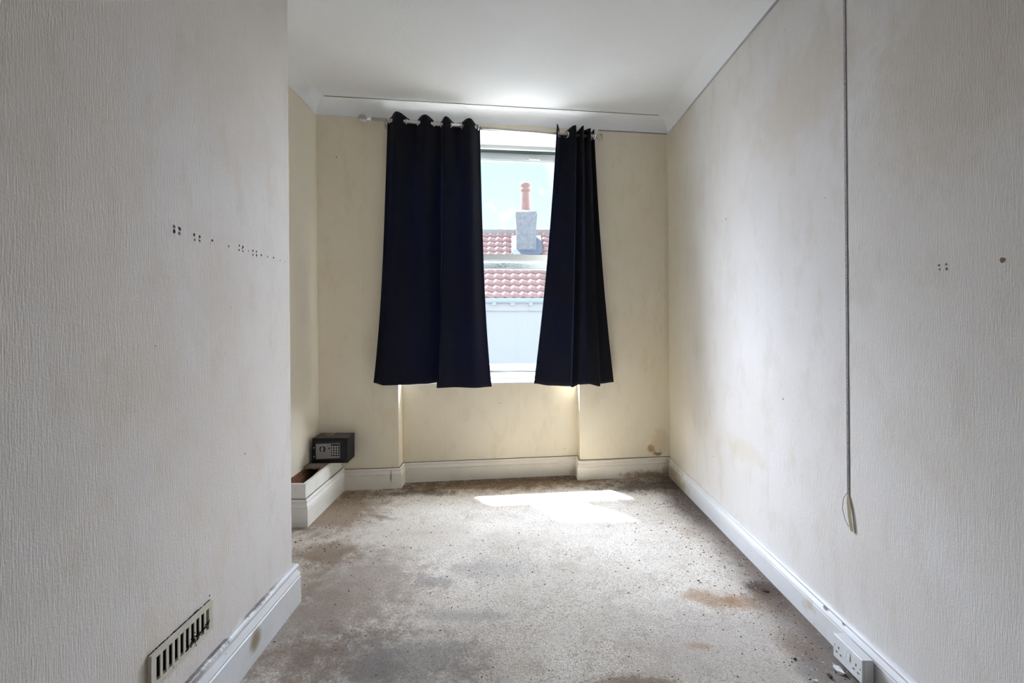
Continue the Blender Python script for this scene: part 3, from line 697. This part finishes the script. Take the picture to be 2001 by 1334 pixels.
# ================================================================== pipe boxing in the alcove
bx0, bx1, by0, bz = XL+.003, -1.298, 2.93, .262
by1 = yb(-1.30)-.003
bx = empty('pipe_boxing', ((bx0+bx1)/2, by0, 0)); tag(bx, 'low white timber pipe boxing with a broken open top in the alcove', 'boxing')
bm = bmesh.new(); box(bm, bx1-.020, bx1, by0, by1, 0, bz); box(bm, bx0, bx1-.020, by0, by0+.018, 0, bz); obj('side_panel', bm, m_box, bx)
bm = bmesh.new(); sweep(bm, [(bx1, by1), (bx1, by0), (bx0+.002, by0)][::1], skprof(.166), lean=False)
sweep(bm, [(bx1, by1), (bx1, by0), (bx0+.002, by0)], [(-.002, .166), (.003, .166), (.003, .169), (-.002, .169)], lean=False, mi=1)  # the same painted shadow gap on the boxing
obj('skirting', bm, [m_box, m_shade_dirt], bx)
bm = bmesh.new(); ly = 3.285
top = [(bx0, ly+.01), (bx0+.02, ly-.004), (bx0+.05, ly+.006), (bx0+.09, ly-.008), (bx0+.12, ly+.004), (bx1-.022, ly-.012), (bx1-.022, by1), (bx0, by1)]
va = [bm.verts.new((x, y, bz-.016)) for x, y in top]; vb = [bm.verts.new((x, y, bz-.001)) for x, y in top]
bm.faces.new(va[::-1]); bm.faces.new(vb)
for i in range(len(top)): bm.faces.new((va[i], va[(i+1) % len(top)], vb[(i+1) % len(top)], vb[i]))
obj('broken_lid', bm, m_dust, bx)
bm = bmesh.new(); box(bm, bx0+.001, bx0+.020, by0+.019, by1-.02, .10, bz-.018); box(bm, bx0+.02, bx0+.034, by0+.03, ly+.1, .14, bz-.05); obj('wall_batten', bm, m_wood, bx)
bm = bmesh.new(); hexa(bm, [(bx1-.060, 3.08, bz-.052), (bx1-.021, 3.02, bz-.05), (bx1-.021, 3.30, bz-.018), (bx1-.052, 3.30, bz-.022), (bx1-.060, 3.08, bz-.040), (bx1-.021, 3.02, bz-.036), (bx1-.021, 3.30, bz-.006), (bx1-.052, 3.30, bz-.010)])
obj('splintered_batten', bm, m_wood2, bx)
bm = bmesh.new(); box(bm, bx0+.02, bx1-.02, by0+.02, by1-.02, .12, .125); obj('bottom_panel', bm, m_soot_shade, bx)
bm = bmesh.new()
for a, b_, r_ in (((bx0+.05, 3.0, .13), (bx1-.05, 3.22, .22), .0035), ((bx0+.07, 3.06, .13), (bx0+.10, 3.19, .21), .003), ((bx1-.08, 3.1, .17), (bx1-.03, 3.26, .245), .003)):
    tube(bm, [a, b_], r_, 6)
tag(obj('splinter', bm, m_wood2, None, base=(bx0+.06, 3.0, .126)), 'thin wood splinters lying inside the broken pipe boxing', 'splinters')
def crumple(c, s, seed, flat=.5, sub=2):
    bm = bmesh.new(); bmesh.ops.create_icosphere(bm, subdivisions=sub, radius=1); rd = random.Random(seed)
    for v in bm.verts: v.co *= rd.uniform(.55, 1.15)
    for v in bm.verts: v.co = Vector((v.co.x*s[0], v.co.y*s[1], v.co.z*s[2])) + Vector(c)
    return bm
tag(obj('crumpled_wrapper', crumple((bx1-.065, 3.00, .158), (.030, .028, .030), 3), m_foil, base=(bx1-.065, 3.0, .126)), 'crumpled clear plastic wrapper inside the open pipe boxing', 'litter')
tag(obj('crumpled_wrapper', crumple((bx1-.055, 3.17, .205), (.018, .022, .012), 9), m_foil, base=(bx1-.055, 3.17, .20)), 'small shiny plastic scrap by the lid inside the boxing', 'litter')

# ================================================================== safe
sw, sd, sh = .252, .165, .180
SX, SYf = -1.442, 3.366
safe = empty('safe', (SX, SYf, bz))
tag(safe, 'small black electronic safe with silver keypad panel on the pipe boxing', 'safe')
safe.rotation_euler = (0, 0, R(1.8))
def sobj(name, bm, m, parent=None, smooth=False):
    me = bpy.data.meshes.new(name); bmesh.ops.recalc_face_normals(bm, faces=bm.faces); bm.to_mesh(me); bm.free()
    for q in (m if isinstance(m, list) else [m]): me.materials.append(q)
    o = bpy.data.objects.new(name, me); scn.collection.objects.link(o); o.parent = parent or safe; return o
fr = .022
bm = bmesh.new(); box(bm, 0, sw, .008, sd, 0, sh)
box(bm, 0, sw, 0, .010, sh-fr, sh); box(bm, 0, sw, 0, .010, 0, fr); box(bm, 0, fr*.9, 0, .010, fr, sh-fr); box(bm, sw-fr*1.4, sw, 0, .010, fr, sh-fr)
body = sobj('body', bm, m_safe)
bm = bmesh.new(); box(bm, 0.001, sw-.001, .002, sd-.001, sh, sh+.0008); sobj('dust_layer', bm, m_safetop, body)
bm = bmesh.new(); box(bm, fr*.9+.002, sw-fr*1.4-.002, .003, .009, fr+.002, sh-fr-.002); door = sobj('door', bm, m_black)
px0, px1, pz0, pz1 = .026, .198, .030, .145
bm = bmesh.new(); hexa(bm, [(px0, -.004, pz0), (px1, -.004, pz0+.008), (px1, .004, pz0+.008), (px0, .004, pz0), (px0, -.004, pz1-.006), (px1, -.004, pz1), (px1, .004, pz1), (px0, .004, pz1-.006)])
bevel(bm, .0015); sobj('control_panel', bm, m_plate, door)
rot = Matrix.Rotation(R(90), 4, 'X')
def disc(x, z, r_, y0, y1, name, m, par, seg=24):
    bm = bmesh.new(); lathe(bm, [(r_, 0), (r_, y0-y1-.0006), (r_*.93, y0-y1)], Matrix.Translation((x, y0, z)) @ rot, seg); return sobj(name, bm, m, par)
dcx, dcz = .075, .104
disc(dcx, dcz, .0270, -.003, -.006, 'dial_ring', m_chrome, door); disc(dcx, dcz, .0245, -.004, -.0066, 'dial_recess', m_black, door)
bm = bmesh.new()
prof = [(-.003, .024), (.003, .024), (.005, .010), (.010, .003), (.010, -.003), (.005, -.010), (.003, -.024), (-.003, -.024), (-.005, -.010), (-.010, -.003), (-.010, .003), (-.005, .010)]
va = [bm.verts.new((dcx+x, -.005, dcz+z)) for x, z in prof]; vb = [bm.verts.new((dcx+x, -.015, dcz+z)) for x, z in prof]
bm.faces.new(va); bm.faces.new(vb[::-1])
for i in range(12): bm.faces.new((va[i], va[(i+1) % 12], vb[(i+1) % 12], vb[i]))
sobj('dial_knob', bm, m_plate, door)
disc(.121, .107, .0060, -.003, -.0055, 'keyhole', m_black, door, 14)
bm = bmesh.new(); box(bm, .136, .194, -.0055, -.003, .052, .139); bevel(bm, .0012); kp = sobj('keypad', bm, m_black, door)
for i in range(4):
    for j in range(3):
        kx, kz = .147+j*.018, .119-i*.0175
        bm = bmesh.new(); lathe(bm, [(.0066, 0), (.0066, .002), (.0050, .0028), (.0038, .0016), (.0001, .0014)], Matrix.Translation((kx, -.005, kz)) @ rot, 12)
        sobj('key_button', bm, m_key, kp)
for kz in (.112, .048):
    bm = bmesh.new(); lathe(bm, [(.0035, 0), (.0035, .002)], Matrix.Translation((.013, 0, kz)) @ Matrix.Diagonal((.7, 1, 1.7, 1)) @ rot, 10); sobj('door_bolt', bm, m_chrome, body)
tx, ty = SX+.085, SYf+.10
bm = bmesh.new()
for i in range(9):
    a = random.uniform(0, 6.28); l_ = random.uniform(.008, .022); c = Vector((tx+random.uniform(-.03, .035), ty+random.uniform(-.02, .02), bz+sh+.003+random.uniform(0, .008)))
    d = Vector((math.cos(a), math.sin(a)*.6, random.uniform(-.2, .3)))*l_
    tube(bm, [c-d, c, c+d], [.001, random.uniform(.003, .005), .001], 5)
tag(obj('dried_leaf', bm, m_beige, base=(tx, ty, bz+sh+.001)), 'curled dry brown debris lying on top of the safe', 'debris')

# ================================================================== litter on the carpet
X, Y = 1.19, 1.66
tag(obj('crumpled_wrapper', crumple((1.215, 1.735, -.014), (.014, .034, .008), 21), m_foil, base=(1.205, 1.735, -.02)), 'shiny clear wrapper on the carpet under the double socket', 'litter')
bm = crumple((1.160, 1.70, -.015), (.008, .013, .004), 31)
tag(obj('carpet_clump', bm, m_bit_d, base=(1.16, 1.70, -.02)), 'dark brown clump on the carpet beside the shiny wrapper', 'debris')
for (px, py, s, mm, nm, lb) in [(1495, 1150, .020, m_bit_d, 'charred_crumb', 'flat black charred crumb on the carpet near the right skirting'),
        (1378, 1003, .010, m_bit_d, 'charred_crumb', 'small black crumb at the foot of the right skirting board'),
        (577, 1060, .007, m_bit_d, 'charred_crumb', 'black pellet on the carpet between the boxing and chimney breast'),
        (1593, 1320, .011, m_bit_w, 'paper_scrap', 'small white scrap on the carpet left of the double socket'),
        (1553, 1279, .008, m_bit_d, 'charred_crumb', 'dark crumb on the carpet up left of the white scrap')]:
    X, Y = fl(px, py); z = floorz(X, Y)
    tag(obj(nm, crumple((X, Y, z+.003), (s, s*.8, .004), int(px)), mm, base=(X, Y, z)), lb, 'debris')
def bits(name, mm, n, seed, smin, smax, label):
    rd = random.Random(seed); bm = bmesh.new()
    for i in range(n):
        q = rd.random()
        if q < .40: X = 1.27 - abs(rd.gauss(0, .22)); Y = rd.uniform(1.3, 3.80)
        elif q < .72: X = rd.uniform(-1.2, 1.25); Y = 3.66 + SK*X - abs(rd.gauss(0, .16)) + (.12 if -.86 < X < .5 else 0)
        elif q < .80: X = -1.27 + abs(rd.gauss(0, .25)); Y = rd.uniform(2.2, 3.5)
        else: X = rd.uniform(-.95, 1.2); Y = rd.uniform(1.4, 3.6)
        if X < -.97 and Y < 2.15: continue
        if X < -1.26: continue
        Y = min(Y, 3.67+SK*X + (.12 if -.86 < X < .51 else 0)); s = rd.uniform(smin, smax)*(1.0 if Y > 2.2 else .8); z = floorz(X, Y)
        a = rd.uniform(0, 6.28); ca, sa = math.cos(a), math.sin(a); e1 = s*rd.uniform(.8, 2.2)
        P_ = []
        for zz in (0, s*.6):
            for ux, uy in ((-e1, -s), (e1, -s*.7), (e1*.8, s), (-e1, s*.6)):
                k_ = 1 if zz == 0 else .6
                P_.append((X + (ux*ca-uy*sa)*k_, Y + (ux*sa+uy*ca)*k_, z + zz))
        hexa(bm, P_)
    o = obj(name, bm, mm); tag(o, label, 'debris', kind='stuff')
bits('dirt_crumbs', m_bit_d, 1500, 11, .0012, .0036, 'dark dirt crumbs scattered over the stained carpet')
bits('plaster_crumbs', m_bit_w, 420, 12, .0010, .0028, 'pale plaster crumbs scattered over the stained carpet')
bits('rust_crumbs', m_wood2, 420, 13, .0012, .0036, 'brown flakes scattered over the stained carpet')

# ================================================================== neighbouring house
HD = 11.0
def HS(x, y, z): return (x, HD + 0.0*x + y, z)
eav = CH + (HZ-582)*HD/F; hou = empty('neighbouring_house', (0.3, HD, -3.0)); tag(hou, 'white rendered house with orange pantile roof and chimney seen through the window', 'house')
bm = bmesh.new(); box(bm, -7, 7, HD+.12, HD+4.4, -3.0, eav-.28); obj('house_wall', bm, m_hwall, hou)
bm = bmesh.new(); box(bm, -7, 7, HD+.06, HD+.30, eav-.30, eav-.10); obj('fascia_board', bm, m_hwall, hou)
bm = bmesh.new()
gp = [(.10, -.10), (.055, -.12), (-.03, -.115), (-.055, -.07), (-.06, .0), (-.045, .0), (-.04, -.06), (.10, -.06)]
ring0 = [bm.verts.new((-7, HD+a, eav+b_)) for a, b_ in gp]; ring1 = [bm.verts.new((7, HD+a, eav+b_)) for a, b_ in gp]
bm.faces.new(ring0); bm.faces.new(ring1[::-1])
for i in range(8): bm.faces.new((ring0[i], ring0[(i+1) % 8], ring1[(i+1) % 8], ring1[i]))
obj('gutter', bm, m_gutter, hou)
for px in (929, 965, 1001, 1037, 1073):
    x = (px-1000)*HD/F; bm = bmesh.new(); box(bm, x-.05, x+.05, HD-.02, HD+.08, eav-.175, eav-.115); obj('gutter_bracket', bm, m_hwall, hou)
# pantile roof: a wavy sheet stepped at every course
pit = R(42); gauge = .245; rows = 12; per = .213; bm = bmesh.new()
def wave(x):
    u = (x/per) % 1.0
    return .018*math.sin(2*math.pi*u) + .006*math.sin(4*math.pi*u)
xs = [-3.2 + i*per/12 for i in range(int(6.4/per*12))]
def roofp(x, s_, h): return (x, HD + s_*math.cos(pit) - h*math.sin(pit), eav + .015 + s_*math.sin(pit) + h*math.cos(pit))
for r_ in range(rows):
    s0, s1 = r_*gauge - (.03), (r_+1)*gauge
    A = [bm.verts.new(roofp(x, s0, wave(x)+.010)) for x in xs]; B = [bm.verts.new(roofp(x, s0, wave(x)+.030)) for x in xs]; C = [bm.verts.new(roofp(x, s1, wave(x)+.004)) for x in xs]
    for i in range(len(xs)-1):
        bm.faces.new((A[i], A[i+1], B[i+1], B[i])); f = bm.faces.new((B[i], B[i+1], C[i+1], C[i])); f.smooth = True
obj('pantile_roof', bm, m_tile, hou)
rs = rows*gauge
bm = bmesh.new(); hexa(bm, [roofp(-3.2, 0, -.06), roofp(3.2, 0, -.06), roofp(3.2, rs, -.06), roofp(-3.2, rs, -.06), roofp(-3.2, 0, -.03), roofp(3.2, 0, -.03), roofp(3.2, rs, -.03), roofp(-3.2, rs, -.03)])
obj('roof_boards', bm, m_mortar, hou)
bm = bmesh.new(); box(bm, -3.2, 3.2, HD+rs*math.cos(pit)-.06, HD+rs*math.cos(pit)+.2, eav+rs*math.sin(pit)-.05, eav+rs*math.sin(pit)+.075); obj('ridge_mortar', bm, m_mortar, hou)
yr, zr = HD+rs*math.cos(pit)+.07, eav+rs*math.sin(pit)+.01
x = (976-1000)*yr/F
while x < 3.0:
    bm = bmesh.new(); n_ = 10
    for e0, rr in ((x, .125), (x+.42, .115)): pass
    r0 = [bm.verts.new((x, yr+.13*math.cos(a), zr+.13*math.sin(a))) for a in [math.pi*i/n_ for i in range(n_+1)]]
    r1 = [bm.verts.new((x+.43, yr+.122*math.cos(a), zr+.122*math.sin(a))) for a in [math.pi*i/n_ for i in range(n_+1)]]
    for i in range(n_): bm.faces.new((r0[i], r0[i+1], r1[i+1], r1[i]))
    bm.faces.new(r0); bm.faces.new(r1[::-1]); obj('ridge_tile', bm, m_tile, hou); x += .43
# chimney
cd = 12.40; cx0, cx1 = (1008.5-1000)*cd/F, (1047.5-1000)*cd/F; ztop = CH + (HZ-412)*cd/F
cb = CH + (HZ-502)*cd/F
bm = bmesh.new()
box(bm, cx0, cx1, cd, cd+.50, cb-.5, ztop-.16)
hexa(bm, [(cx0, cd, ztop-.40), (cx1, cd, ztop-.40), (cx1, cd+.5, ztop-.40), (cx0, cd+.5, ztop-.40), (cx0-.025, cd-.025, ztop-.15), (cx1+.02, cd-.025, ztop-.15), (cx1+.02, cd+.52, ztop-.15), (cx0-.025, cd+.52, ztop-.15)])
box(bm, cx0-.025, cx1+.02, cd-.025, cd+.52, ztop-.15, ztop-.09); box(bm, cx0-.015, cx1+.008, cd-.012, cd+.51, ztop-.09, ztop-.02)
stack = obj('chimney_stack', bm, m_render, hou)
bm = bmesh.new(); hexa(bm, [(cx0-.015, cd-.012, ztop-.02), (cx1+.008, cd-.012, ztop-.02), (cx1+.008, cd+.51, ztop-.02), (cx0-.015, cd+.51, ztop-.02), (cx0+.11, cd+.10, ztop+.05), (cx1-.11, cd+.10, ztop+.05), (cx1-.11, cd+.4, ztop+.05), (cx0+.11, cd+.4, ztop+.05)])
obj('flaunching', bm, m_mortar, stack)
pc = ((cx0+cx1)/2-.015, cd+.25); z0 = ztop+.03; hp = .74
bm = bmesh.new(); lathe(bm, [(.132, 0), (.134, .02), (.128, .25), (.112, .48), (.112, .50), (.106, .505), (.112, .55), (.135, .565), (.142, .59), (.135, .615), (.112, .625), (.108, .65), (.128, .69), (.142, .715), (.140, .755), (.125, .775), (.10, .775), (.09, .70)],
                         Matrix.Translation((pc[0], pc[1], z0)), 28); obj('chimney_pot', bm, m_pot, stack)
def sof(y_): return (y_-HD)/math.cos(pit)
for a, b_ in ((cx0-.13, cx0), (cx1, cx1+.155)):
    bm = bmesh.new(); s0, s1 = sof(cd)-.10, sof(cd+.5)+.1
    s1 = min(s1, rs-.02)
    if a < cx0: hexa(bm, [roofp(a, s0, .02), roofp(b_, s0, .0), roofp(b_, s1, .0), roofp(a, s1, .02), roofp(a, s0, .055), roofp(b_, s0, .065), roofp(b_, s1, .065), roofp(a, s1, .055)])
    else: hexa(bm, [roofp(a, s0, .0), roofp(b_, s0, .0), roofp(b_, s1, .0), roofp(a, s1, .0), roofp(a, s0, .065), roofp(b_, s0, .065), roofp(b_, s1, .065), roofp(a, s1, .065)])
    obj('lead_flashing', bm, m_lead, hou)
bm = bmesh.new(); hexa(bm, [roofp(cx0-.1, sof(cd)-.16, .03), roofp(cx1+.1, sof(cd)-.16, .03), roofp(cx1+.1, sof(cd)+.03, .03), roofp(cx0-.1, sof(cd)+.03, .03), roofp(cx0-.1, sof(cd)-.16, .06), roofp(cx1+.1, sof(cd)-.16, .06), roofp(cx1+.1, sof(cd)+.03, .08), roofp(cx0-.1, sof(cd)+.03, .08)])
obj('lead_flashing', bm, m_lead, hou)
bm = bmesh.new(); box(bm, -40, 40, 4.6, 60, -3.2, -3.0); tag(obj('ground', bm, m_ground), kind='structure')
